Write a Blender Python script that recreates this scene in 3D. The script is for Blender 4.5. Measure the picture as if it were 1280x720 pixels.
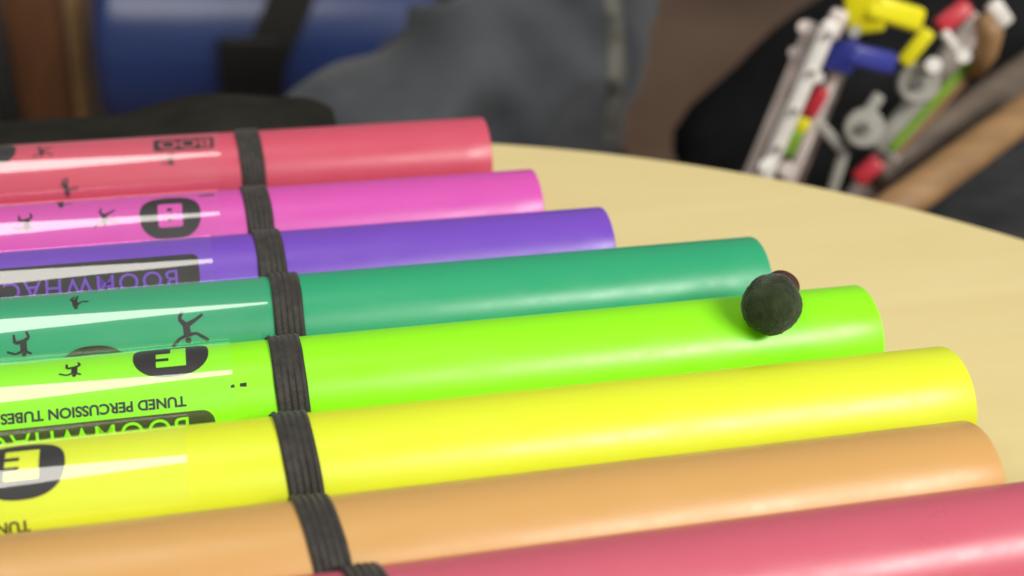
import bpy, bmesh, math, random
import numpy as np
from mathutils import Vector, Matrix, noise

for o in list(bpy.data.objects):
    bpy.data.objects.remove(o)
random.seed(4)
scene = bpy.context.scene
COL = scene.collection
R_ = math.radians
PI = math.pi

# ------------------------------------------------------------------ camera
CAM = Vector((-0.0201, -0.5695, 0.2855))
PITCH, YAW, ROLL, FPX = 0.51596, 0.24765, 0.03645, 1669.6
cd = Vector((math.sin(YAW) * math.cos(PITCH), math.cos(YAW) * math.cos(PITCH), -math.sin(PITCH)))
r0 = cd.cross(Vector((0, 0, 1))).normalized()
u0 = r0.cross(cd)
cr = r0 * math.cos(ROLL) + u0 * math.sin(ROLL)
cu = -r0 * math.sin(ROLL) + u0 * math.cos(ROLL)
cam = bpy.data.cameras.new('camera')
camo = bpy.data.objects.new('camera', cam)
COL.objects.link(camo)
m = Matrix((cr, cu, -cd)).transposed().to_4x4()
m.translation = CAM
camo.matrix_world = m
cam.sensor_width = 36
cam.lens = FPX / 1280 * 36
cam.clip_start = 0.01
cam.clip_end = 50
cam.dof.use_dof = True
cam.dof.focus_distance = 0.46
cam.dof.aperture_fstop = 6.3
scene.camera = camo


def at(px, py, Y):
    """point of the place seen at a photo pixel, at distance Y behind the far tube"""
    v = cd + cr * ((px - 640) / FPX) - cu * ((py - 360) / FPX)
    return CAM + v * ((Y - CAM.y) / v.y)


def atz(px, py, Z):
    v = cd + cr * ((px - 640) / FPX) - cu * ((py - 360) / FPX)
    return CAM + v * ((Z - CAM.z) / v.z)


# ------------------------------------------------------------------ room light
world = bpy.data.worlds.new('World')
scene.world = world
world.use_nodes = True
bg = world.node_tree.nodes['Background']
bg.inputs[0].default_value = (1.0, 0.98, 0.94, 1)
bg.inputs[1].default_value = 0.17


def area(name, loc, target, sx, sy, power, col, roll=0):
    l = bpy.data.lights.new(name, 'AREA')
    l.shape = 'RECTANGLE'
    l.size, l.size_y = sx, sy
    l.energy = power
    l.color = col
    o = bpy.data.objects.new(name, l)
    COL.objects.link(o)
    q = (Vector(target) - Vector(loc)).to_track_quat('-Z', 'Y')
    o.matrix_world = Matrix.Translation(loc) @ q.to_matrix().to_4x4() @ Matrix.Rotation(roll, 4, 'Z')
    return o


area('ceiling_panel_light', (-0.75, -0.17, 2.0), (-0.75, -0.169, 0), 1.27, 1.27, 19.5, (1.0, 0.96, 0.88), R_(45))
area('ceiling_panel_light', (1.45, -2.05, 1.9), (0.1, -0.15, 0), 1.9, 0.75, 98, (1.0, 0.95, 0.88))

vs = scene.view_settings
vs.view_transform = 'Standard'
vs.look = 'None'
vs.exposure = 0
vs.gamma = 1
vs.use_curve_mapping = False
scene.render.engine = 'CYCLES'
scene.cycles.max_bounces = 8
scene.cycles.transparent_max_bounces = 12


# ------------------------------------------------------------------ materials
def lin(c):
    return tuple(((x / 255) / 12.92 if x <= 10 else (((x / 255) + 0.055) / 1.055) ** 2.4) for x in c)


def mat(name, col, rough=0.5, spec=0.5, noise_amt=0.0, noise_scale=40, bump=0.0, bump_scale=200, sss=0.0,
        coat=0.0, metal=0.0, sheen=0.0, trans=0.0, stretch=(1, 1, 1), col2=None):
    mt = bpy.data.materials.new(name)
    mt.use_nodes = True
    nt = mt.node_tree
    b = nt.nodes['Principled BSDF']
    b.inputs['Base Color'].default_value = (*col, 1)
    b.inputs['Roughness'].default_value = rough
    b.inputs['Specular IOR Level'].default_value = spec
    b.inputs['Metallic'].default_value = metal
    b.inputs['Coat Weight'].default_value = coat
    b.inputs['Sheen Weight'].default_value = sheen
    b.inputs['Transmission Weight'].default_value = trans
    if sss:
        b.inputs['Subsurface Weight'].default_value = sss
        b.inputs['Subsurface Radius'].default_value = (1, 1, 1)
        b.inputs['Subsurface Scale'].default_value = 0.004
    tc = nt.nodes.new('ShaderNodeTexCoord')
    mp = nt.nodes.new('ShaderNodeMapping')
    mp.inputs['Scale'].default_value = stretch
    nt.links.new(tc.outputs['Object'], mp.inputs[0])
    if noise_amt or col2:
        n = nt.nodes.new('ShaderNodeTexNoise')
        n.inputs['Scale'].default_value = noise_scale
        n.inputs['Detail'].default_value = 6
        nt.links.new(mp.outputs[0], n.inputs['Vector'])
        r = nt.nodes.new('ShaderNodeValToRGB')
        if col2 is None:
            a = tuple(x * (1 - noise_amt) for x in col)
            c2 = tuple(min(1, x * (1 + noise_amt)) for x in col)
        else:
            a, c2 = col, col2
        r.color_ramp.elements[0].position = 0.32
        r.color_ramp.elements[1].position = 0.68
        r.color_ramp.elements[0].color = (*a, 1)
        r.color_ramp.elements[1].color = (*c2, 1)
        nt.links.new(n.outputs['Fac'], r.inputs[0])
        nt.links.new(r.outputs[0], b.inputs['Base Color'])
    if bump:
        n2 = nt.nodes.new('ShaderNodeTexNoise')
        n2.inputs['Scale'].default_value = bump_scale
        n2.inputs['Detail'].default_value = 4
        nt.links.new(mp.outputs[0], n2.inputs['Vector'])
        bp = nt.nodes.new('ShaderNodeBump')
        bp.inputs['Strength'].default_value = bump
        bp.inputs['Distance'].default_value = 0.002
        nt.links.new(n2.outputs['Fac'], bp.inputs['Height'])
        nt.links.new(bp.outputs[0], b.inputs['Normal'])
    return mt


def tube_mat(name, col):
    # satin extruded plastic: slight translucency, faint lengthwise waviness and scuffs
    mt = mat(name, col, rough=0.36, spec=0.55, noise_amt=0.05, noise_scale=9, bump=0.05, bump_scale=30,
             sss=0.25, stretch=(0.35, 1, 1))
    nt = mt.node_tree
    b = nt.nodes['Principled BSDF']
    tc = [n for n in nt.nodes if n.type == 'TEX_COORD'][0]
    n = nt.nodes.new('ShaderNodeTexNoise')
    n.inputs['Scale'].default_value = 38
    n.inputs['Detail'].default_value = 10
    n.inputs['Roughness'].default_value = 0.68
    nt.links.new(tc.outputs['Object'], n.inputs['Vector'])
    mr = nt.nodes.new('ShaderNodeMapRange')
    mr.inputs['From Min'].default_value = 0.3
    mr.inputs['From Max'].default_value = 0.7
    mr.inputs['To Min'].default_value = 0.27
    mr.inputs['To Max'].default_value = 0.47
    nt.links.new(n.outputs['Fac'], mr.inputs[0])
    nt.links.new(mr.outputs[0], b.inputs['Roughness'])
    return mt


def film_mat():
    mt = bpy.data.materials.new('clear_label_film')
    mt.use_nodes = True
    nt = mt.node_tree
    nt.nodes.clear()
    out = nt.nodes.new('ShaderNodeOutputMaterial')
    mix = nt.nodes.new('ShaderNodeAddShader')
    tr = nt.nodes.new('ShaderNodeBsdfTransparent')
    tr.inputs[0].default_value = (0.93, 0.93, 0.93, 1)
    gl = nt.nodes.new('ShaderNodeBsdfGlossy')
    gl.inputs['Roughness'].default_value = 0.045
    # Schlick reflectance of film and tube faces together; light bounced inside the thin layer returns, so it barely dims
    lw = nt.nodes.new('ShaderNodeLayerWeight')
    lw.inputs[0].default_value = 0.5
    pw = nt.nodes.new('ShaderNodeMath')
    pw.operation = 'POWER'
    pw.inputs[1].default_value = 5
    nt.links.new(lw.outputs['Facing'], pw.inputs[0])
    fr = nt.nodes.new('ShaderNodeMapRange')
    fr.inputs['To Min'].default_value = 0.15
    fr.inputs['To Max'].default_value = 0.6
    nt.links.new(pw.outputs[0], fr.inputs[0])
    tc = nt.nodes.new('ShaderNodeTexCoord')
    mp = nt.nodes.new('ShaderNodeMapping')
    mp.inputs['Scale'].default_value = (0.3, 1, 1)
    n = nt.nodes.new('ShaderNodeTexNoise')
    n.inputs['Scale'].default_value = 45
    n.inputs['Detail'].default_value = 2
    bp = nt.nodes.new('ShaderNodeBump')
    bp.inputs['Strength'].default_value = 0.11
    bp.inputs['Distance'].default_value = 0.002
    nt.links.new(tc.outputs['Object'], mp.inputs[0])
    nt.links.new(mp.outputs[0], n.inputs['Vector'])
    nt.links.new(n.outputs['Fac'], bp.inputs['Height'])
    nt.links.new(bp.outputs[0], gl.inputs['Normal'])
    nt.links.new(fr.outputs[0], gl.inputs['Color'])
    nt.links.new(tr.outputs[0], mix.inputs[0])
    nt.links.new(gl.outputs[0], mix.inputs[1])
    nt.links.new(mix.outputs[0], out.inputs[0])
    return mt


def wood_table_mat():
    mt = mat('maple_laminate', (0.72, 0.57, 0.23), rough=0.42, spec=0.4)
    nt = mt.node_tree
    b = nt.nodes['Principled BSDF']
    tc = nt.nodes.new('ShaderNodeTexCoord')
    mp = nt.nodes.new('ShaderNodeMapping')
    mp.inputs['Scale'].default_value = (1.2, 9, 1)
    mp.inputs['Rotation'].default_value = (0, 0, R_(28))
    n = nt.nodes.new('ShaderNodeTexNoise')
    n.inputs['Scale'].default_value = 5
    n.inputs['Detail'].default_value = 9
    n.inputs['Roughness'].default_value = 0.62
    n.inputs['Distortion'].default_value = 0.5
    r = nt.nodes.new('ShaderNodeValToRGB')
    r.color_ramp.elements[0].position = 0.3
    r.color_ramp.elements[1].position = 0.72
    r.color_ramp.elements[0].color = (0.73, 0.605, 0.29, 1)
    r.color_ramp.elements[1].color = (0.775, 0.66, 0.34, 1)
    nt.links.new(tc.outputs['Object'], mp.inputs[0])
    nt.links.new(mp.outputs[0], n.inputs['Vector'])
    nt.links.new(n.outputs['Fac'], r.inputs[0])
    nt.links.new(r.outputs[0], b.inputs['Base Color'])
    return mt


M = {}
M['red'] = tube_mat('red_plastic', (0.60, 0.088, 0.145))
M['pink'] = tube_mat('pink_plastic', (0.62, 0.088, 0.43))
M['purple'] = tube_mat('purple_plastic', (0.175, 0.07, 0.52))
M['green'] = tube_mat('green_plastic', (0.028, 0.36, 0.175))
M['lime'] = tube_mat('lime_plastic', (0.29, 0.92, 0.010))
M['yellow'] = tube_mat('yellow_plastic', (0.72, 0.83, 0.03))
M['orange'] = tube_mat('orange_plastic', (0.61, 0.355, 0.12))
M['crimson'] = tube_mat('crimson_plastic', (0.57, 0.115, 0.170))
M['film'] = film_mat()
M['ink'] = mat('black_print', (0.014, 0.014, 0.014), rough=0.5, noise_amt=0.3, noise_scale=80)
M['elastic'] = mat('black_elastic', (0.032, 0.029, 0.025), rough=0.6, spec=0.4, noise_amt=0.3, noise_scale=300, bump=0.3, bump_scale=1500, sheen=0.1)
M['table'] = wood_table_mat()
M['table_edge'] = mat('table_edge_band', (0.55, 0.40, 0.16), rough=0.5, noise_amt=0.12, noise_scale=12)
M['floor'] = mat('brown_floor', (0.13, 0.072, 0.042), rough=0.55, noise_amt=0.0, noise_scale=3, col2=(0.20, 0.125, 0.08))
M['denim'] = mat('grey_denim', (0.036, 0.041, 0.049), rough=0.9, spec=0.2, noise_scale=9, col2=(0.085, 0.093, 0.104), bump=0.5, bump_scale=900, sheen=0.15)
M['seam'] = mat('denim_seam', (0.12, 0.12, 0.105), rough=0.9, spec=0.2, noise_amt=0.25, noise_scale=200)
M['blue'] = mat('blue_vinyl', (0.018, 0.043, 0.175), rough=0.28, spec=0.9, noise_amt=0.12, noise_scale=8, bump=0.25, bump_scale=14)
M['webbing'] = mat('black_webbing', (0.018, 0.018, 0.016), rough=0.8, spec=0.3, noise_amt=0.3, noise_scale=150, bump=0.3, bump_scale=600)
M['blackplastic'] = mat('black_buckle_plastic', (0.008, 0.008, 0.008), rough=0.4)
M['fabric'] = mat('black_bag_fabric', (0.019, 0.0185, 0.015), rough=0.95, spec=0.1, noise_amt=0.25, noise_scale=40, bump=0.4, bump_scale=700)
M['blackcloth'] = mat('black_cloth', (0.007, 0.007, 0.008), rough=0.85, spec=0.2, noise_amt=0.4, noise_scale=20, bump=0.5, bump_scale=60)
M['brownwood'] = mat('brown_wood', (0.12, 0.048, 0.018), rough=0.5, noise_amt=0.25, noise_scale=9, stretch=(4, 4, 0.6))
M['tanwood'] = mat('tan_wood', (0.30, 0.175, 0.078), rough=0.45, noise_amt=0.18, noise_scale=14, stretch=(1, 5, 5))
M['greywood'] = mat('weathered_wood', (0.13, 0.10, 0.075), rough=0.5, noise_amt=0.3, noise_scale=14, stretch=(1, 5, 5))
M['greymetal'] = mat('dark_grey_metal', (0.03, 0.034, 0.038), rough=0.45, noise_amt=0.15)
M['greycloth'] = mat('dark_grey_cloth', (0.045, 0.047, 0.052), rough=0.9, spec=0.2, noise_amt=0.3, noise_scale=30, bump=0.4, bump_scale=300)
M['clear'] = mat('cloudy_clear_plastic', (0.88, 0.78, 0.75), rough=0.12, spec=1.0, noise_amt=0.12, noise_scale=60, trans=0.15)
M['chrome'] = mat('scuffed_chrome', (0.86, 0.80, 0.77), rough=0.2, metal=1.0, noise_amt=0.3, noise_scale=90)
M['white'] = mat('white_plastic', (0.88, 0.86, 0.82), rough=0.28, noise_amt=0.06)
M['greyplastic'] = mat('grey_plastic', (0.42, 0.42, 0.38), rough=0.35, noise_amt=0.1)
M['toyyellow'] = mat('yellow_toy_plastic', (0.86, 0.80, 0.012), rough=0.32, noise_amt=0.05)
M['toyblue'] = mat('blue_toy_plastic', (0.035, 0.045, 0.30), rough=0.35, noise_amt=0.08)
M['toyred'] = mat('red_toy_plastic', (0.55, 0.03, 0.05), rough=0.35, noise_amt=0.08)
M['toygreen'] = mat('green_toy_plastic', (0.22, 0.42, 0.03), rough=0.35, noise_amt=0.08)
M['mallet'] = mat('dark_felt', (0.030, 0.044, 0.018), rough=0.95, spec=0.15, noise_amt=0.4, noise_scale=150, bump=0.6, bump_scale=400, sheen=0.2)
M['malletbrown'] = mat('dark_brown_wood', (0.07, 0.028, 0.022), rough=0.5, noise_amt=0.3, noise_scale=60)


# ------------------------------------------------------------------ helpers
def obj(name, bm, mt, parent=None, smooth=True):
    me = bpy.data.meshes.new(name)
    bmesh.ops.recalc_face_normals(bm, faces=bm.faces[:])
    bm.to_mesh(me)
    bm.free()
    if smooth:
        for p in me.polygons:
            p.use_smooth = True
    me.materials.append(mt)
    o = bpy.data.objects.new(name, me)
    COL.objects.link(o)
    if parent is not None:
        o.parent = parent
        o.matrix_parent_inverse = chain_matrix(parent).inverted()
    return o


def chain_matrix(o):
    mw = o.matrix_basis.copy()
    if o.parent is not None:
        mw = chain_matrix(o.parent) @ o.matrix_parent_inverse @ mw
    return mw


def tag(o, label=None, cat=None, group=None, kind=None):
    if label:
        o['label'] = label
    if cat:
        o['category'] = cat
    if group:
        o['group'] = group
    if kind:
        o['kind'] = kind
    return o


def thing(name, label, cat, loc, group=None):
    o = bpy.data.objects.new(name, None)
    o.empty_display_size = 0.02
    o.location = loc
    COL.objects.link(o)
    return tag(o, label, cat, group)


def auto_smooth(o, ang=40):
    # sharp edges by angle so flats stay flat under smooth shading
    me = o.data
    bm = bmesh.new()
    bm.from_mesh(me)
    for e in bm.edges:
        if len(e.link_faces) == 2 and e.calc_face_angle(0) > R_(ang):
            e.smooth = False
    bm.to_mesh(me)
    bm.free()
    return o


def lathe(bm, prof, axis_o, ax, n=48, close=False):
    """revolve profile [(t, r)] about axis ax through axis_o"""
    ax = Vector(ax).normalized()
    a = ax.orthogonal().normalized()
    b = ax.cross(a)
    rows = []
    for t, r in prof:
        rows.append([bm.verts.new(Vector(axis_o) + ax * t + (a * math.cos(2 * PI * k / n) + b * math.sin(2 * PI * k / n)) * r) for k in range(n)])
    pairs = list(zip(rows[:-1], rows[1:]))
    if close:
        pairs.append((rows[-1], rows[0]))
    for r1, r2 in pairs:
        for k in range(n):
            bm.faces.new((r1[k], r1[(k + 1) % n], r2[(k + 1) % n], r2[k]))
    if not close:
        bm.faces.new(rows[0][::-1])
        bm.faces.new(rows[-1])


def rbar(bm, p0, p1, w, t, up=(0, 0, 1), bev=0.25, seg=3):
    """rounded bar from p0 to p1, width w across, thickness t"""
    p0, p1 = Vector(p0), Vector(p1)
    ax = (p1 - p0)
    L = ax.length
    ax.normalize()
    s = ax.cross(Vector(up)).normalized()
    n = s.cross(ax)
    mt = Matrix((ax * L, s * w, n * t)).transposed().to_4x4()
    mt.translation = (p0 + p1) / 2
    sub = bmesh.new()
    bmesh.ops.create_cube(sub, size=1, matrix=mt)
    bmesh.ops.bevel(sub, geom=sub.edges[:], offset=min(w, t) * bev, segments=seg, affect='EDGES', profile=0.5)
    tmp = bpy.data.meshes.new('tmp')
    sub.to_mesh(tmp)
    sub.free()
    bm.from_mesh(tmp)
    bpy.data.meshes.remove(tmp)


def sweep(bm, pts, radii, n=16, flat=1.0, up=(0, 0, 1)):
    """tapered tube along points"""
    rows = []
    pts = [Vector(p) for p in pts]
    for i, p in enumerate(pts):
        d = (pts[min(i + 1, len(pts) - 1)] - pts[max(i - 1, 0)]).normalized()
        s = d.cross(Vector(up)).normalized()
        q = s.cross(d)
        rows.append([bm.verts.new(p + (s * math.cos(2 * PI * k / n) + q * math.sin(2 * PI * k / n) * flat) * radii[i]) for k in range(n)])
    for r1, r2 in zip(rows[:-1], rows[1:]):
        for k in range(n):
            bm.faces.new((r1[k], r1[(k + 1) % n], r2[(k + 1) % n], r2[k]))
    bm.faces.new(rows[0][::-1])
    bm.faces.new(rows[-1])


# ------------------------------------------------------------------ setting
FZ = -0.55
TZ = -0.0016
bm = bmesh.new()
bmesh.ops.create_grid(bm, x_segments=1, y_segments=1, size=4)
bmesh.ops.translate(bm, verts=bm.verts[:], vec=(0, 1.5, FZ))
tag(obj('floor', bm, M['floor'], smooth=False), kind='structure')

# round table
TC = Vector((-0.0197, -0.3907, TZ))
TR = 0.4937
tb = thing('round_table', 'round maple coloured table top the row of coloured tubes lies on', 'table', (TC.x, TC.y, FZ))
bm = bmesh.new()
prof = [(-0.024, 0.02), (-0.024, TR - 0.004), (-0.004, TR - 0.0015), (-0.0012, TR - 0.002), (0, TR - 0.004), (0, 0.02)]
lathe(bm, prof, TC, (0, 0, 1), n=192)
auto_smooth(obj('table_top', bm, M['table'], tb), 25)
bm = bmesh.new()
lathe(bm, [(-0.0225, TR - 0.0035), (-0.0225, TR - 0.0005), (-0.0045, TR - 0.0005), (-0.0045, TR - 0.0035)], TC, (0, 0, 1), n=192, close=True)
auto_smooth(obj('edge_band', bm, M['table_edge'], tb), 25)
for a in (35, 125, 215, 305):
    bm = bmesh.new()
    x, y = TC.x + 0.33 * math.cos(R_(a)), TC.y + 0.33 * math.sin(R_(a))
    x2, y2 = TC.x + 0.37 * math.cos(R_(a)), TC.y + 0.37 * math.sin(R_(a))
    sweep(bm, [(x2, y2, FZ), (x, y, TZ - 0.024)], [0.015, 0.02], up=(1, 0, 0))
    obj('leg', bm, M['greymetal'], tb)

# ------------------------------------------------------------------ percussion tubes
TRAD = 0.02
YS = [0.01042, -0.05197, -0.09388, -0.13066, -0.17585, -0.22278, -0.26653, -0.29974]
ENDS = [0.1103, 0.1198, 0.1396, 0.1930, 0.2180, 0.2290, 0.2140, 0.325]
LENS = [0.304, 0.325, 0.368, 0.415, 0.469, 0.495, 0.56, 0.63]
FILM = [-0.0146, -0.0173, -0.0218, -0.0035, -0.0183, -0.0340, -0.125, -0.14]
KEYS = ['red', 'pink', 'purple', 'green', 'lime', 'yellow', 'orange', 'crimson']
LABELS = [
    'short coral red plastic tube, farthest of the row, behind the pink one',
    'hot pink plastic tube with a letter B in a black oval',
    'purple plastic tube with a dark band of lettering, between pink and green',
    'dark green plastic tube with black dancing figures, between purple and lime',
    'lime green plastic tube with a letter F oval and a dark mallet head on it',
    'yellow plastic tube with a letter E oval, between lime and orange',
    'pale orange plastic tube lying between the yellow and nearest red tube',
    'rose red plastic tube nearest the camera, its right end out of view',
]
TUBES = []
LW = 1.45


def wrap(bm, i, x0, th0, r):
    """flat label coordinates (tx, ty) to the tube: label reads upside down from the camera"""
    for v in bm.verts:
        th = th0 + v.co.y / TRAD
        v.co = Vector((x0 - v.co.x, YS[i] + r * math.cos(th), 0.02 + r * math.sin(th)))


def slice_flat(bm, step=0.0012):
    ys = [v.co.y for v in bm.verts]
    y = math.floor(min(ys) / step) * step + step
    while y < max(ys):
        bmesh.ops.bisect_plane(bm, geom=bm.verts[:] + bm.edges[:] + bm.faces[:], plane_co=(0, y, 0), plane_no=(0, 1, 0))
        y += step


def poly_bm(polys):
    bm = bmesh.new()
    for p in polys:
        bm.faces.new([bm.verts.new((x, y, 0)) for x, y in p])
    bmesh.ops.triangulate(bm, faces=bm.faces[:])
    return bm


def printed(name, polys, i, x0, thdeg, parent, mt, lift=0.00008):
    bm = poly_bm(polys)
    slice_flat(bm)
    wrap(bm, i, x0, R_(thdeg), TRAD + lift)
    return obj(name, bm, mt, parent, smooth=False)


def text_bm(s, size, offset=0.0, align='LEFT', sx=1.0):
    cu_ = bpy.data.curves.new('t', 'FONT')
    cu_.body = s
    cu_.size = size
    cu_.offset = offset
    cu_.space_character = 1.16 if 'W' in s else 1.0
    cu_.align_x = align
    cu_.align_y = 'CENTER'
    to = bpy.data.objects.new('t', cu_)
    COL.objects.link(to)
    dg = bpy.context.evaluated_depsgraph_get()
    me = bpy.data.meshes.new_from_object(to.evaluated_get(dg))
    bm = bmesh.new()
    bm.from_mesh(me)
    bpy.data.objects.remove(to)
    bpy.data.curves.remove(cu_)
    bpy.data.meshes.remove(me)
    for v in bm.verts:
        v.co.z = 0
        v.co.x *= sx
    return bm


def lettering(name, s, size, i, x0, thdeg, parent, mt, offset=0.0, align='LEFT', lift=0.00008, sx=1.0):
    bm = text_bm(s, size, offset, align, sx)
    slice_flat(bm)
    wrap(bm, i, x0, R_(thdeg), TRAD + lift)
    return obj(name, bm, mt, parent, smooth=False)


def ellipse(rx, ry, n=40, p=2.4):
    out = []
    for k in range(n):
        a = 2 * PI * k / n
        c, s = math.cos(a), math.sin(a)
        out.append((rx * math.copysign(abs(c) ** (2 / p), c), ry * math.copysign(abs(s) ** (2 / p), s)))
    return out


def rrect(x0, x1, y0, y1, r, n=6):
    out = []
    for cx, cy, a0 in ((x1 - r, y1 - r, 0), (x0 + r, y1 - r, 90), (x0 + r, y0 + r, 180), (x1 - r, y0 + r, 270)):
        for k in range(n + 1):
            a = R_(a0 + 90 * k / n)
            out.append((cx + r * math.cos(a), cy + r * math.sin(a)))
    return out


def block_letter(ch, i, x0, th, film, tm, ink, w=0.0098, h=0.0116):
    nw, nh = w * 0.42, h * 0.13
    b = printed('note_letter', [rrect(-w / 2, w / 2, -h / 2, h / 2, 0.0012 if ch in 'BG' else 0.0003)], i, x0, th, film, tm, 0.00014)
    gaps = []
    if ch == 'B':
        gaps = [[-w * 0.08, w * 0.12, h * 0.13, h * 0.27], [-w * 0.08, w * 0.12, -h * 0.27, -h * 0.13]]
    if ch == 'E':
        gaps = [[w / 2 - nw, w * 0.52, h * 0.10, h * 0.10 + nh], [w / 2 - nw, w * 0.52, -h * 0.10 - nh, -h * 0.10]]
    if ch == 'F':
        gaps = [[w / 2 - nw, w * 0.52, h * 0.12, h * 0.12 + nh], [w * 0.02, w * 0.52, -h * 0.52, -h * 0.14]]
    if ch == 'G':
        gaps = [[-w * 0.05, w * 0.52, h * 0.08, h * 0.2]]
    for k, (a, c, d, e) in enumerate(gaps):
        printed('letter_gap', [[(a, d), (c, d), (c, e), (a, e)]], i, x0, th, film, ink, 0.0002)
    return b


def limb(x0, y0, x1, y1, w0, w1):
    w0, w1 = w0 * LW, w1 * LW
    d = Vector((x1 - x0, y1 - y0)).normalized()
    n = Vector((-d.y, d.x))
    return [(x0 + n.x * w0, y0 + n.y * w0), (x0 - n.x * w0, y0 - n.y * w0), (x1 - n.x * w1, y1 - n.y * w1), (x1 + n.x * w1, y1 + n.y * w1)]


def figure(pose, s):
    """little dancing figure with a tube in each hand, flat"""
    P = []
    dots = [(0.0, 0.86, 0.15)]
    if pose == 0:      # leaping, tube held out
        L = [(0, .7, .05, .15, .13, .11), (.05, .15, .35, -.2, .1, .06), (.35, -.2, .2, -.6, .06, .05), (.05, .15, -.4, -.1, .1, .06), (-.4, -.1, -.75, -.35, .06, .05),
             (0, .6, -.4, .55, .06, .05), (-.4, .55, -.95, .95, .05, .06), (0, .6, .4, .75, .06, .05), (.4, .75, .75, 1.1, .05, .06)]
    elif pose == 1:    # bending
        L = [(0, .7, .1, .1, .16, .14), (.1, .1, .4, -.15, .12, .08), (.4, -.15, .15, -.65, .07, .05), (.1, .1, -.1, -.7, .1, .05),
             (0, .55, -.45, .2, .06, .05), (-.45, .2, -.9, .25, .06, .06)]
    else:              # seated, arms up
        L = [(0, .7, 0, .05, .14, .14), (0, .05, .5, .1, .1, .07), (.5, .1, .55, -.45, .07, .05), (0, .05, -.35, -.2, .1, .06), (-.35, -.2, -.2, -.6, .06, .05),
             (0, .6, .5, .8, .06, .05), (.5, .8, 1.0, .6, .05, .05), (0, .6, -.45, .85, .06, .05)]
    for l in L:
        P.append(limb(*l))
    for x, y, r in dots:
        P.append([(x + r * math.cos(2 * PI * k / 12), y + r * math.sin(2 * PI * k / 12)) for k in range(12)])
    return [[(x * s, y * s) for x, y in p] for p in P]


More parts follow.
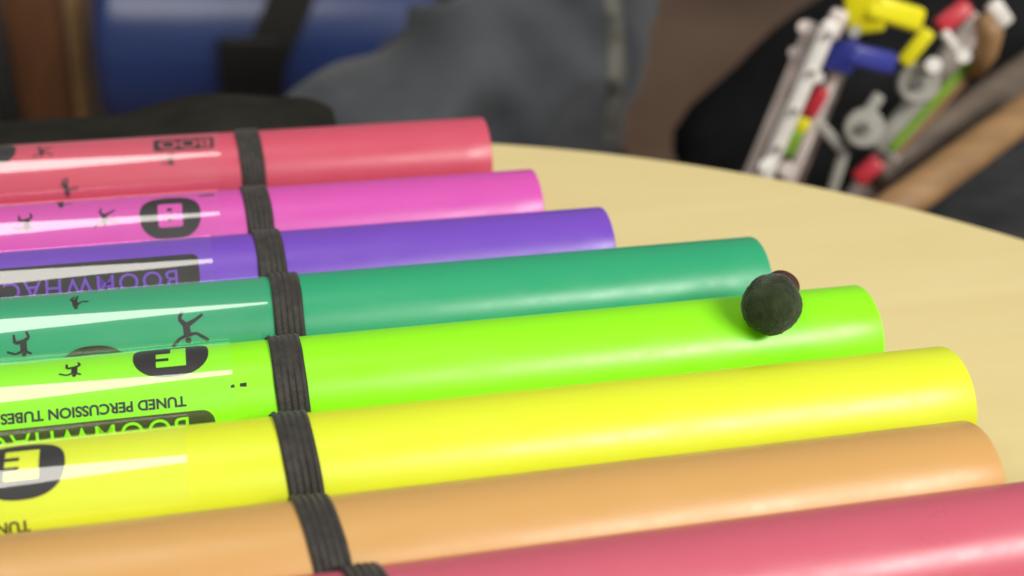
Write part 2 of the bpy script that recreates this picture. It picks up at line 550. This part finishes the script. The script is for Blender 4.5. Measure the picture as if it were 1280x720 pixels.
for i in range(8):
    x1 = ENDS[i]
    x0 = x1 - LENS[i]
    root = thing('percussion_tube', LABELS[i], 'percussion tube', ((x0 + x1) / 2, YS[i], TZ), 'coloured percussion tubes in a row on the table')
    TUBES.append(root)
    bm = bmesh.new()
    ro, ri = TRAD, TRAD - 0.0019
    e = 0.0007
    # outer wall, softly rounded lips, bore
    prof = [(x0 + e, ro), (x1 - e, ro), (x1 - e * 0.3, ro - e * 0.3), (x1, ro - e), (x1, ri + e * 0.5), (x1 - e * 0.5, ri), (x0 + e * 0.5, ri), (x0, ri + e * 0.5), (x0, ro - e), (x0 + e * 0.3, ro - e * 0.3)]
    # extra rings along the length, with a barely visible sag and wobble
    outer = [(x0 + e + (x1 - x0 - 2 * e) * k / 24, ro) for k in range(25)]
    prof = outer + prof[2:]
    lathe(bm, prof, (0, YS[i], 0.02), (1, 0, 0), n=128, close=True)
    w = obj('tube_wall', bm, M[KEYS[i]], root)
    auto_smooth(w, 35)
    # clear printed sleeve
    bm = bmesh.new()
    f0 = x0 + 0.012
    f1 = FILM[i]
    n = 128
    rows = []
    for k in range(17):
        x = f0 + (f1 - f0) * k / 16
        rr = TRAD + 0.0004
        rows.append([bm.verts.new((x, YS[i] + rr * math.cos(2 * PI * q / n), 0.02 + rr * math.sin(2 * PI * q / n))) for q in range(n)])
    for a, b in zip(rows[:-1], rows[1:]):
        for q in range(n):
            bm.faces.new((a[q], a[(q + 1) % n], b[(q + 1) % n], b[q]))
    film = obj('label_film', bm, M['film'], root)
    ink, tm = M['ink'], M[KEYS[i]]
    mm = 0.001
    if i == 0:
        b = printed('brand_band', [rrect(0, 0.0265, -0.0046, 0.0040, 0.001)], i, -0.0170, 104, film, ink)
        lettering('brand_lettering', 'BOO', 0.0085, i, -0.0180, 103, b.parent, tm, 0.00012, lift=0.00016, sx=1.25)
        printed('oval_badge', [ellipse(0.012, 0.0095)], i, -0.1145, 96, film, ink)
        printed('figure_mark', figure(1, 0.0052), i, -0.0815, 155, film, ink)
        printed('figure_mark', figure(0, 0.0050), i, -0.0915, 97, film, ink)
        printed('figure_mark', figure(2, 0.0040), i, -0.0365, 126, film, ink)
    if i == 1:
        b = printed('oval_badge', [ellipse(0.0122, 0.0108)], i, -0.0371, 120, film, ink)
        block_letter('B', i, -0.0371, 119.5, film, tm, ink)
        printed('figure_mark', figure(0, 0.0056), i, -0.0630, 112, film, ink)
        printed('figure_mark', figure(2, 0.0056), i, -0.0930, 112, film, ink)
        printed('figure_mark', figure(1, 0.0045), i, -0.0800, 82, film, ink)
        printed('maker_mark', [limb(0, 0, 0.006, 0.0006, 0.0005, 0.0004)], i, -0.0190, 88, film, ink)
    if i == 2:
        printed('brand_band', [rrect(0, 0.125, -0.0078, 0.0062, 0.0030)], i, -0.0270, 132, film, ink)
        lettering('brand_lettering', 'BOOMWHACKERS', 0.0098, i, -0.0345, 137.5, film, tm, 0.00003, lift=0.00016, sx=0.98)
    if i == 3:
        printed('figure_mark', figure(0, 0.0075), i, -0.0325, 134, film, ink)
        printed('figure_mark', figure(2, 0.0056), i, -0.0885, 138, film, ink)
        printed('figure_mark', figure(1, 0.0048), i, -0.0705, 93, film, ink)
        printed('oval_badge', [ellipse(0.0122, 0.0108)], i, -0.0655, 180, film, ink)
        block_letter('G', i, -0.0655, 180, film, tm, ink)
    if i == 4:
        printed('oval_badge', [ellipse(0.0124, 0.0108)], i, -0.0380, 86, film, ink)
        block_letter('F', i, -0.0380, 88, film, tm, ink)
        lettering('tuned_lettering', 'TUNED PERCUSSION TUBES', 0.0047, i, -0.0340, 141.5, film, ink, 0.00015, sx=0.985)
        printed('brand_band', [rrect(0, 0.125, -0.0030, 0.0110, 0.0042)], i, -0.0252, 160.5, film, ink)
        lettering('brand_lettering', 'BOOMWHACKERS', 0.0098, i, -0.0330, 165.5, film, tm, 0.00003, lift=0.00016, sx=0.98)
        printed('figure_mark', figure(2, 0.0048), i, -0.0690, 92, film, ink)
        printed('maker_mark', [limb(0, 0, 0.0022, 0.0, 0.0005, 0.0004), limb(0.004, 0, 0.0052, 0.0003, 0.0004, 0.0003)], i, -0.0140, 132, w, ink)
    if i == 5:
        printed('oval_badge', [ellipse(0.0124, 0.0108)], i, -0.0818, 105, film, ink)
        block_letter('E', i, -0.0818, 102, film, tm, ink)
        lettering('tuned_lettering', 'TUNED PERCUSSION TUBES', 0.0047, i, -0.0800, 157.5, film, ink, 0.00015, sx=0.985)

# ------------------------------------------------------------------ ribbed elastic strap
SX = [-0.0016, -0.0021, -0.0001, 0.0035, 0.0, -0.0014, 0.0016, 0.0125]
SKEW = [0.001, 0.001, 0.001, 0.0005, 0.001, 0.002, 0.003, 0.003]
strap = thing('elastic_strap', 'black ribbed elastic strap looped over all the coloured tubes', 'strap', (0, -0.14, TZ))
SW = 0.0108
for i in range(8):
    bm = bmesh.new()
    n, cs = 72, 51
    prof = []
    for k in range(cs):
        u = k / (cs - 1)
        rib = 0.5 + 0.5 * math.cos(u * 5 * 2 * PI)
        edge = min(1, min(u, 1 - u) / 0.05)
        prof.append((-SW / 2 + SW * u, TRAD + 0.0007 + 0.0002 * edge + 0.0007 * (1 - rib) * edge))
    prof += [(SW / 2, TRAD + 0.00048), (-SW / 2, TRAD + 0.00048)]
    rows = []
    for q in range(n):
        th = 2 * PI * q / n
        sk = SKEW[i] * -math.cos(th) + 0.0002 * math.sin(3 * th + i)
        row = []
        for k, (t, r) in enumerate(prof):
            if k < cs:      # ribs stretch flatter and fuller along the loop
                f = 0.65 + 0.5 * noise.noise(Vector((t * 260 + i * 7, math.cos(th) * 1.6, math.sin(th) * 1.6 + i)))
                r = TRAD + 0.00085 + (r - TRAD - 0.00085) * max(0.15, min(1, f))
                t = t * (1 + 0.05 * noise.noise(Vector((i * 3.1, math.cos(th) * 2, math.sin(th) * 2))))
            row.append(bm.verts.new((SX[i] + sk + t, YS[i] + r * math.cos(th), 0.02 + r * math.sin(th))))
        rows.append(row)
    for q in range(n):
        a, b = rows[q], rows[(q + 1) % n]
        for k in range(len(prof)):
            k2 = (k + 1) % len(prof)
            bm.faces.new((a[k], a[k2], b[k2], b[k]))
    obj('elastic_loop', bm, M['elastic'], strap)

# ------------------------------------------------------------------ mallet head on the lime tube
th = R_(116)
hc = Vector((0.1725, YS[4] + 0.0295 * math.cos(th), 0.02 + 0.0295 * math.sin(th)))
mal = thing('mallet', 'small dark felt mallet head touching the lime green tube near its right end', 'mallet', (hc.x, hc.y, 0.02 + TRAD))
tip = hc + Vector((0.62, 0.72, 0.12)).normalized() * 0.0185
ax = (tip - hc).normalized()
bm = bmesh.new()
prof = []
for k in range(33):
    a = -PI / 2 + PI * k / 32
    prof.append((0.0105 * math.sin(a), max(0.0004, 0.0105 * max(0, math.cos(a)) ** 0.7)))
lathe(bm, prof, hc, ax, n=72)
for v in bm.verts:
    d = (v.co - hc)
    v.co += d.normalized() * (0.0006 * noise.noise(v.co * 150) + 0.0003 * noise.noise(v.co * 900))
obj('head', bm, M['mallet'], mal)
bm = bmesh.new()
lathe(bm, [(0.0080, 0.0050), (0.0090, 0.0062), (0.0135, 0.0062), (0.0150, 0.0050), (0.0155, 0.0030)], hc, ax, n=32)
auto_smooth(obj('collar', bm, M['malletbrown'], mal))
bm = bmesh.new()
L_ = (tip - hc).length
lathe(bm, [(0.010, 0.0026), (L_ * 0.7, 0.0028), (L_ - 0.003, 0.0034), (L_ - 0.001, 0.0028), (L_, 0.0010)], hc, ax, n=24)
obj('handle', bm, M['malletbrown'], mal)

# ------------------------------------------------------------------ folded black case flap behind the far tube
fl = bmesh.new()
NX, NP = 60, 28
rows = []
for a in range(NX + 1):
    u = a / NX
    x = -0.26 + 0.305 * u
    h = 0.021 + 0.012 * math.exp(-((x + 0.02) / 0.05) ** 2) + 0.004 * math.sin(x * 40) * 0.4
    if u > 0.93:
        h *= 1 - 0.25 * ((u - 0.93) / 0.07) ** 2
    h = h + 0.003
    yc, hw = 0.064, 0.026
    row = []
    for k in range(NP):
        th = 2 * PI * k / NP
        c, s = math.cos(th), math.sin(th)
        yy = yc + hw * math.copysign(abs(c) ** 0.4, c)
        zz = TZ + h * 0.5 + h * 0.5 * math.copysign(abs(s) ** 0.35, s)
        p = Vector((x, yy, zz))
        d = 0.003 * noise.noise(Vector((x * 25, yy * 60, zz * 60))) if zz > 0.004 else 0
        p.z += d
        row.append(fl.verts.new(p))
    rows.append(row)
for a, b in zip(rows[:-1], rows[1:]):
    for k in range(NP):
        fl.faces.new((a[k], a[(k + 1) % NP], b[(k + 1) % NP], b[k]))
fl.faces.new(rows[0][::-1])
fl.faces.new(rows[-1])
tag(obj('fabric_flap', fl, M['fabric']), 'folded black fabric flap lying on the table behind the far red tube', 'fabric case')

# ------------------------------------------------------------------ seated person, denim legs only in view
per = thing('person', 'seated person in faded grey denim trousers behind the table, seen at the thigh', 'person', (0.2, 0.48, FZ))
V = [Vector((0.295, 0.51, -0.13)),               # 0 pelvis
     Vector((0.315, 0.56, 0.00)),                # 1 waist
     Vector((0.272, 0.465, -0.125)),              # 2 near hip
     Vector((0.150, 0.42, -0.150)),              # 3 near mid thigh
     Vector((-0.02, 0.37, -0.195)),              # 4 near knee
     Vector((-0.01, 0.40, -0.36)),               # 5
     Vector((0.01, 0.42, FZ + 0.055)),           # 6 near ankle
     Vector((-0.12, 0.40, FZ + 0.035)),          # 7 near toe
     Vector((0.25, 0.60, -0.18)),                # 8 far hip
     Vector((0.13, 0.63, -0.27)),                # 9
     Vector((-0.01, 0.63, -0.33)),               # 10 far knee
     Vector((0.02, 0.65, FZ + 0.055)),           # 11
     Vector((-0.10, 0.65, FZ + 0.035)),          # 12
     Vector((0.28, 0.57, 0.16))]                 # 13 lower chest
E_ = [(0, 1), (1, 13), (0, 2), (2, 3), (3, 4), (4, 5), (5, 6), (6, 7), (0, 8), (8, 9), (9, 10), (10, 11), (11, 12)]
RAD = [0.108, 0.105, 0.102, 0.090, 0.070, 0.058, 0.044, 0.036, 0.09, 0.08, 0.062, 0.044, 0.036, 0.12]
me = bpy.data.meshes.new('trousers')
me.from_pydata([tuple(v) for v in V], E_, [])
body = bpy.data.objects.new('trousers', me)
COL.objects.link(body)
sk = body.modifiers.new('skin', 'SKIN')
for k, sv in enumerate(me.skin_vertices[0].data):
    sv.radius = (RAD[k], RAD[k])
    sv.use_root = (k == 0)
ss = body.modifiers.new('sub', 'SUBSURF')
ss.levels = ss.render_levels = 4
bpy.context.view_layer.update()
dg = bpy.context.evaluated_depsgraph_get()
me2 = bpy.data.meshes.new_from_object(body.evaluated_get(dg))
bpy.data.objects.remove(body)
bm = bmesh.new()
bm.from_mesh(me2)
bpy.data.meshes.remove(me2)
bm.normal_update()
for v in bm.verts:
    p = v.co
    fold = noise.noise(Vector((p.x * 5 + p.z * 26, p.y * 8, p.z * 20 - p.x * 16)))
    crease = 1 - abs(noise.noise(Vector((p.x * 6 - p.z * 10, p.y * 6 + 3, p.z * 8 + p.x * 12))))
    v.co += v.normal * (0.010 * fold + 0.020 * (crease ** 3 - 0.5))
bm2 = bm.copy()
body = obj('trousers', bm, M['denim'], per)
# side seam: a raised felled strip down the hip
from mathutils.bvhtree import BVHTree
bvh = BVHTree.FromBMesh(bm2)
sb = bmesh.new()
prev = None
for k in range(40):
    py = -30 + 215 * k / 39
    row = []
    for off in (-11, -7, 0, 7, 11):
        px = 766 + off + 5 * math.sin(py * 0.02)
        v = cd + cr * ((px - 640) / FPX) - cu * ((py - 360) / FPX)
        v.normalize()
        hit = bvh.ray_cast(CAM, v)
        if hit[0] is None:
            row = None
            break
        row.append(sb.verts.new(hit[0] + hit[1].normalized() * (0.0028 if abs(off) < 10 else -0.001)))
    if row and prev:
        for q in range(4):
            sb.faces.new((prev[q], prev[q + 1], row[q + 1], row[q]))
    prev = row
bm2.free()
obj('seam', sb, M['seam'], body)

# ------------------------------------------------------------------ stool the person sits on
st = thing('seat_stool', 'low dark stool under the person in denim trousers', 'stool', (0.27, 0.55, FZ))
bm = bmesh.new()
lathe(bm, [(-0.03, 0.09), (-0.03, 0.105), (-0.015, 0.11), (0, 0.105), (0, 0.06)], (0.27, 0.55, -0.235), (0, 0, 1), n=48)
auto_smooth(obj('seat', bm, M['greymetal'], st))
for a in range(4):
    bm = bmesh.new()
    c, s = math.cos(R_(45 + 90 * a)), math.sin(R_(45 + 90 * a))
    sweep(bm, [(0.27 + 0.12 * c, 0.55 + 0.12 * s, FZ), (0.27 + 0.085 * c, 0.55 + 0.085 * s, -0.262)], [0.012, 0.012], up=(1, 0, 0))
    obj('leg', bm, M['greymetal'], st)

# ------------------------------------------------------------------ blue strapped bolster on the floor
BR = 0.150
bl, br_ = Vector((-0.150, 1.44, FZ + BR)), Vector((0.50, 1.36, FZ + BR))
bo = thing('bolster', 'glossy blue vinyl bolster roll lying on the floor behind the table', 'bolster', ((bl.x + br_.x) / 2, 1.40, FZ))
bax = (br_ - bl).normalized()
L = (br_ - bl).length
prof = []
for k in range(7):
    a = PI / 2 * k / 6
    prof.append((0.03 - 0.03 * math.sin(a) if k else 0.03, 0))
prof = [(0.0, 0.02), (0.0, BR - 0.035)] + [(0.03 - 0.03 * math.cos(PI / 2 * k / 6), BR - 0.03 + 0.03 * math.sin(PI / 2 * k / 6)) for k in range(1, 7)]
prof += [(0.03 + (L - 0.06) * k / 20, BR) for k in range(1, 21)]
prof += [(L - 0.03 + 0.03 * math.sin(PI / 2 * k / 6), BR - 0.03 + 0.03 * math.cos(PI / 2 * k / 6)) for k in range(1, 7)] + [(L, 0.02)]
bm = bmesh.new()
lathe(bm, prof, bl, bax, n=72)
auto_smooth(obj('cover', bm, M['blue'], bo), 50)
# webbing strap round it, slanted
bst = thing('webbing_strap', 'black webbing strap with a buckle round the blue bolster', 'strap', (0.10, 1.4, FZ))
bm = bmesh.new()
n = 72
e1 = Vector((0, 0, 1))
e2 = bax.cross(e1).normalized()
ts0 = 0.23
rows = []
for q in range(n):
    th = 2 * PI * q / n
    s0 = ts0 + 0.075 * math.sin(th)
    row = []
    for (t, r) in ((-0.033, BR + 0.0045), (0.033, BR + 0.0045), (0.033, BR + 0.0008), (-0.033, BR + 0.0008)):
        row.append(bm.verts.new(bl + bax * (s0 + t) + (e2 * math.cos(th) + e1 * math.sin(th)) * r))
    rows.append(row)
for q in range(n):
    a, b = rows[q], rows[(q + 1) % n]
    for k in range(4):
        bm.faces.new((a[k], a[(k + 1) % 4], b[(k + 1) % 4], b[k]))
auto_smooth(obj('webbing', bm, M['webbing'], bst))
# buckle on the camera side
side = 1 if e2.y < 0 else -1
th = R_(6)
bc_dir = (e2 * side * math.cos(th) + e1 * math.sin(th))
bc = bl + bax * (ts0 - 0.008) + bc_dir * (BR + 0.014)
tang = bc_dir.cross(bax).normalized()
bm = bmesh.new()
rbar(bm, bc - tang * 0.043, bc + tang * 0.043, 0.088, 0.020, up=bc_dir, bev=0.3)
obj('buckle', bm, M['blackplastic'], bst)
bm = bmesh.new()
rbar(bm, bc - tang * 0.06 + bc_dir * 0.002, bc - tang * 0.038 + bc_dir * 0.002, 0.055, 0.016, up=bc_dir, bev=0.3)
obj('prong_tab', bm, M['webbing'], bst)

# ------------------------------------------------------------------ left background: wooden bench end and a metal stool leg
be = thing('wooden_bench', 'brown wooden bench end standing on the floor left of the blue roll', 'bench', (-0.28, 1.45, FZ))
A0 = atz(30, 175, FZ)
A1 = atz(98, 170, FZ)
bm = bmesh.new()
rbar(bm, (A0.x, A0.y, (FZ - 0.12) / 2 - 0.0), (A1.x, A1.y, (FZ - 0.12) / 2), 0.035, -0.12 - FZ, up=(0, 0, 1), bev=0.1)
auto_smooth(obj('end_panel', bm, M['brownwood'], be))
bm = bmesh.new()
dx = (A1 - A0).normalized()
e0 = A1 + dx * 0.012
rbar(bm, (e0.x, e0.y, FZ), (e0.x + 0.012, e0.y, -0.12), 0.024, 0.03, up=(0, 1, 0), bev=0.3)
obj('edge_strip', bm, M['tanwood'], be)
bm = bmesh.new()
rbar(bm, (A0.x - 0.25, A0.y + 0.02, -0.105), (A1.x + 0.05, A1.y + 0.02, -0.105), 0.26, 0.03, up=(0, 0, 1), bev=0.3)
auto_smooth(obj('seat', bm, M['brownwood'], be))

sl = thing('metal_stool', 'dark grey metal stool leg at the left edge beside the brown bench', 'stool', (-0.33, 1.2, FZ))
q0 = atz(22, 190, FZ)
bm = bmesh.new()
sweep(bm, [q0, q0 + Vector((-0.012, 0.01, 0.2)), q0 + Vector((-0.03, 0.03, 0.42))], [0.019, 0.018, 0.017], n=24, up=(1, 0, 0))
obj('leg', bm, M['greymetal'], sl)
for dx_, dy_ in ((-0.3, 0.0), (-0.3, 0.3), (0.0, 0.3)):
    bm = bmesh.new()
    qq = q0 + Vector((dx_, dy_, 0))
    cx = q0 + Vector((-0.15, 0.15, 0))
    top = qq + (cx - qq) * 0.12 + Vector((0, 0, 0.42))
    if dx_ == 0.0:
        continue
    sweep(bm, [qq, top], [0.019, 0.017], n=16, up=(1, 0, 0))
    obj('leg', bm, M['greymetal'], sl)
bm = bmesh.new()
lathe(bm, [(0, 0.05), (0, 0.19), (0.012, 0.2), (0.03, 0.19), (0.03, 0.05)], q0 + Vector((-0.15, 0.15, 0.42)), (0, 0, 1), n=40)
auto_smooth(obj('seat', bm, M['greymetal'], sl))

# ------------------------------------------------------------------ black cloth bag behind the table on the right
bag = bmesh.new()
pa = at(835, 215, 0.30)
pb = at(1265, 230, 0.30)


def soft_box(bm, c, half, p=4.0, nu=40, nv=24, amp=0.01, sc=14):
    rows = []
    for a in range(nv + 1):
        ph = -PI / 2 + PI * a / nv
        row = []
        for k in range(nu):
            th = 2 * PI * k / nu
            d = Vector((math.cos(ph) * math.cos(th), math.cos(ph) * math.sin(th), math.sin(ph)))
            r = (abs(d.x) ** p + abs(d.y) ** p + abs(d.z) ** p) ** (-1 / p)
            q = Vector((d.x * r * half[0], d.y * r * half[1], d.z * r * half[2])) + Vector(c)
            q += d * amp * noise.noise(q * sc)
            row.append(bm.verts.new(q))
        rows.append(row)
    for r1, r2 in zip(rows[:-1], rows[1:]):
        for k in range(nu):
            try:
                bm.faces.new((r1[k], r1[(k + 1) % nu], r2[(k + 1) % nu], r2[k]))
            except ValueError:
                pass
    bmesh.ops.remove_doubles(bm, verts=bm.verts[:], dist=1e-5)


bg_root = thing('cloth_bag', 'slumped black cloth bag behind the clear toy frame at the table edge', 'bag', (0.5, 0.4, FZ))
bm = bmesh.new()
soft_box(bm, (0.545, 0.36, (FZ - 0.13) / 2), (0.175, 0.13, (-0.13 - FZ) / 2), amp=0.014)
obj('bag_body', bm, M['blackcloth'], bg_root)
bm = bmesh.new()
soft_box(bm, (0.575, 0.44, -0.13), (0.185, 0.085, 0.11), p=4, amp=0.016)
for v in bm.verts:      # slumps over to the right
    v.co.x += max(0, v.co.z + 0.17) * 1.05
obj('bag_top', bm, M['blackcloth'], bg_root)

# ------------------------------------------------------------------ clear toy frame with coloured pieces
toy = thing('toy_frame', 'clear plastic toy frame with yellow, blue and grey knobs propped behind the table', 'toy', at(1010, 240, 0.2))
YT = 0.20
UPT = (CAM - at(1050, 120, YT)).normalized()


def tbar(name, a, b, w, t, mt, dy=0.0, bev=0.35):
    bm = bmesh.new()
    p, q = at(a[0], a[1], YT + dy), at(b[0], b[1], YT + dy)
    rbar(bm, p, q, w, t, up=UPT, bev=bev)
    return auto_smooth(obj(name, bm, mt, toy), 50)


def tdisc(name, c, r, t, mt, dy=0.0):
    bm = bmesh.new()
    p = at(c[0], c[1], YT + dy)
    lathe(bm, [(-t, r * 0.6), (-t, r * 0.92), (-t * 0.6, r), (t * 0.6, r), (t, r * 0.9), (t * 1.02, r * 0.55)], p, UPT, n=40)
    return auto_smooth(obj(name, bm, mt, toy), 45)


tbar('rail', (1040, 26), (944, 248), 0.0105, 0.009, M['white'], -0.022)
tbar('rail_end', (1052, 12), (1036, 48), 0.0120, 0.010, M['clear'], -0.012)
tbar('thin_rod', (1024, 40), (930, 250), 0.0040, 0.004, M['chrome'], -0.004)
tbar('thin_rod', (1010, 46), (922, 245), 0.0032, 0.004, M['clear'], 0.004)
tbar('rail_cover', (1024, 30), (934, 245), 0.017, 0.003, M['clear'], 0.010)
for k in range(5):
    tdisc('screw', (1036 - 21 * k, 44 + 47.5 * k), 0.0022, 0.0012, M['chrome'], -0.0285)
tbar('inner_rail', (1050, 78), (978, 250), 0.0075, 0.006, M['clear'], -0.002)
tbar('thin_rod', (1058, 84), (990, 252), 0.0035, 0.004, M['chrome'], 0.002)
tbar('red_slider', (1030, 110), (1009, 146), 0.010, 0.010, M['toyred'], -0.012)
tbar('yellow_slider', (1008, 147), (998, 165), 0.009, 0.008, M['toyyellow'], -0.012)
tbar('green_slider', (997, 162), (982, 194), 0.010, 0.008, M['toygreen'], -0.012)
tdisc('white_knob', (1022, 97), 0.0042, 0.005, M['white'], -0.016)
tdisc('clear_knob', (1005, 34), 0.0045, 0.004, M['clear'], 0.0)
tdisc('clear_knob', (993, 66), 0.0042, 0.004, M['clear'], 0.0)
tdisc('rail_foot', (957, 207), 0.0045, 0.006, M['white'], -0.024)
tdisc('rail_foot', (984, 212), 0.006, 0.006, M['clear'], -0.012)
# yellow L, blue T
y = tbar('yellow_key', (1078, -16), (1082, 38), 0.024, 0.014, M['toyyellow'], -0.012, 0.2)
bm = bmesh.new()
rbar(bm, at(1082, 6, YT - 0.016), at(1150, 26, YT - 0.016), 0.016, 0.013, up=UPT, bev=0.3)
auto_smooth(obj('key_arm', bm, M['toyyellow'], y), 50)
b = tbar('blue_key', (1057, 48), (1046, 88), 0.019, 0.014, M['toyblue'], -0.012, 0.2)
bm = bmesh.new()
rbar(bm, at(1056, 66, YT - 0.016), at(1116, 80, YT - 0.016), 0.015, 0.013, up=UPT, bev=0.3)
auto_smooth(obj('key_arm', bm, M['toyblue'], b), 50)
tdisc('pale_knob', (1068, 40), 0.004, 0.004, M['greyplastic'], -0.022)
# cross strut
tbar('strut', (1022, 153), (1056, 190), 0.0075, 0.006, M['greyplastic'], -0.004)
tbar('strut', (1056, 188), (1036, 250), 0.0075, 0.006, M['greyplastic'], -0.002)
tbar('strut', (1100, 118), (1082, 145), 0.0085, 0.006, M['greyplastic'], -0.002)
# grey discs and right rail
tbar('wide_rail', (1224, 18), (1062, 262), 0.015, 0.007, M['clear'], 0.012)
tbar('thin_rod', (1214, 10), (1052, 254), 0.0038, 0.004, M['chrome'], 0.004)
tbar('thin_rod', (1232, 30), (1082, 256), 0.0032, 0.004, M['clear'], 0.006)
tbar('rail_plate', (1158, 120), (1100, 190), 0.020, 0.008, M['greyplastic'], -0.001)
tdisc('grey_disc', (1080, 160), 0.0135, 0.005, M['greyplastic'], -0.012)
tdisc('grey_disc', (1148, 104), 0.0140, 0.005, M['greyplastic'], -0.012)
for cx_, cy_ in ((1080, 160), (1148, 104)):
    tdisc('disc_hub', (cx_, cy_), 0.0042, 0.0015, M['chrome'], -0.0185)
tdisc('white_cap', (1166, 82), 0.0055, 0.006, M['white'], -0.020)
tbar('white_clip', (1180, 40), (1196, 62), 0.0065, 0.006, M['white'], -0.012)
tdisc('white_cap', (1204, 70), 0.0052, 0.005, M['white'], -0.014)
tbar('red_cap', (1212, 6), (1172, 36), 0.013, 0.010, M['toyred'], -0.004)
tbar('yellow_strip', (1162, 38), (1128, 80), 0.010, 0.006, M['toyyellow'], -0.006)
tbar('green_strip', (1212, 78), (1112, 188), 0.0065, 0.006, M['toygreen'], -0.006)
tbar('yellow_strip', (1222, 82), (1120, 192), 0.0055, 0.006, M['tanwood'], -0.007)
tbar('red_cap', (1100, 200), (1070, 226), 0.013, 0.008, M['toyred'], 0.0)
bm = bmesh.new()
sweep(bm, [at(1228, 22, YT - 0.02), at(1238, 42, YT - 0.022), at(1232, 66, YT - 0.02), at(1220, 92, YT - 0.014)], [0.006, 0.0085, 0.008, 0.005], n=20, up=UPT)
obj('tan_clip', bm, M['tanwood'], toy)
tbar('white_clip', (1240, 4), (1258, 30), 0.011, 0.008, M['white'], -0.01)

# ------------------------------------------------------------------ wooden chair at the far right
ch = thing('wooden_chair', 'tan wooden chair arm with dark grey cushion at the right edge', 'chair', (0.62, 0.15, FZ))
bm = bmesh.new()
a0, a1 = at(1085, 285, 0.12), at(1330, 105, 0.22)
rbar(bm, a0, a1, 0.026, 0.022, up=UPT, bev=0.45, seg=5)
obj('arm', bm, M['tanwood'], ch)
bm = bmesh.new()
a0, a1 = at(1095, 230, 0.20), at(1320, 70, 0.30)
rbar(bm, a0, a1, 0.034, 0.02, up=UPT, bev=0.4, seg=4)
obj('back_rail', bm, M['greywood'], ch)
bm = bmesh.new()
cc = at(1330, 255, 0.20)
soft_box(bm, cc + Vector((0.04, 0.06, -0.05)), (0.15, 0.16, 0.05), p=4, amp=0.008)
obj('cushion', bm, M['greycloth'], ch)
for ox, oy in ((-0.08, -0.06), (0.16, -0.06), (-0.08, 0.18), (0.16, 0.18)):
    bm = bmesh.new()
    sweep(bm, [(cc.x + ox, cc.y + oy, FZ), (cc.x + ox, cc.y + oy, cc.z - 0.08)], [0.015, 0.018], n=14, up=(1, 0, 0))
    obj('leg', bm, M['tanwood'], ch)
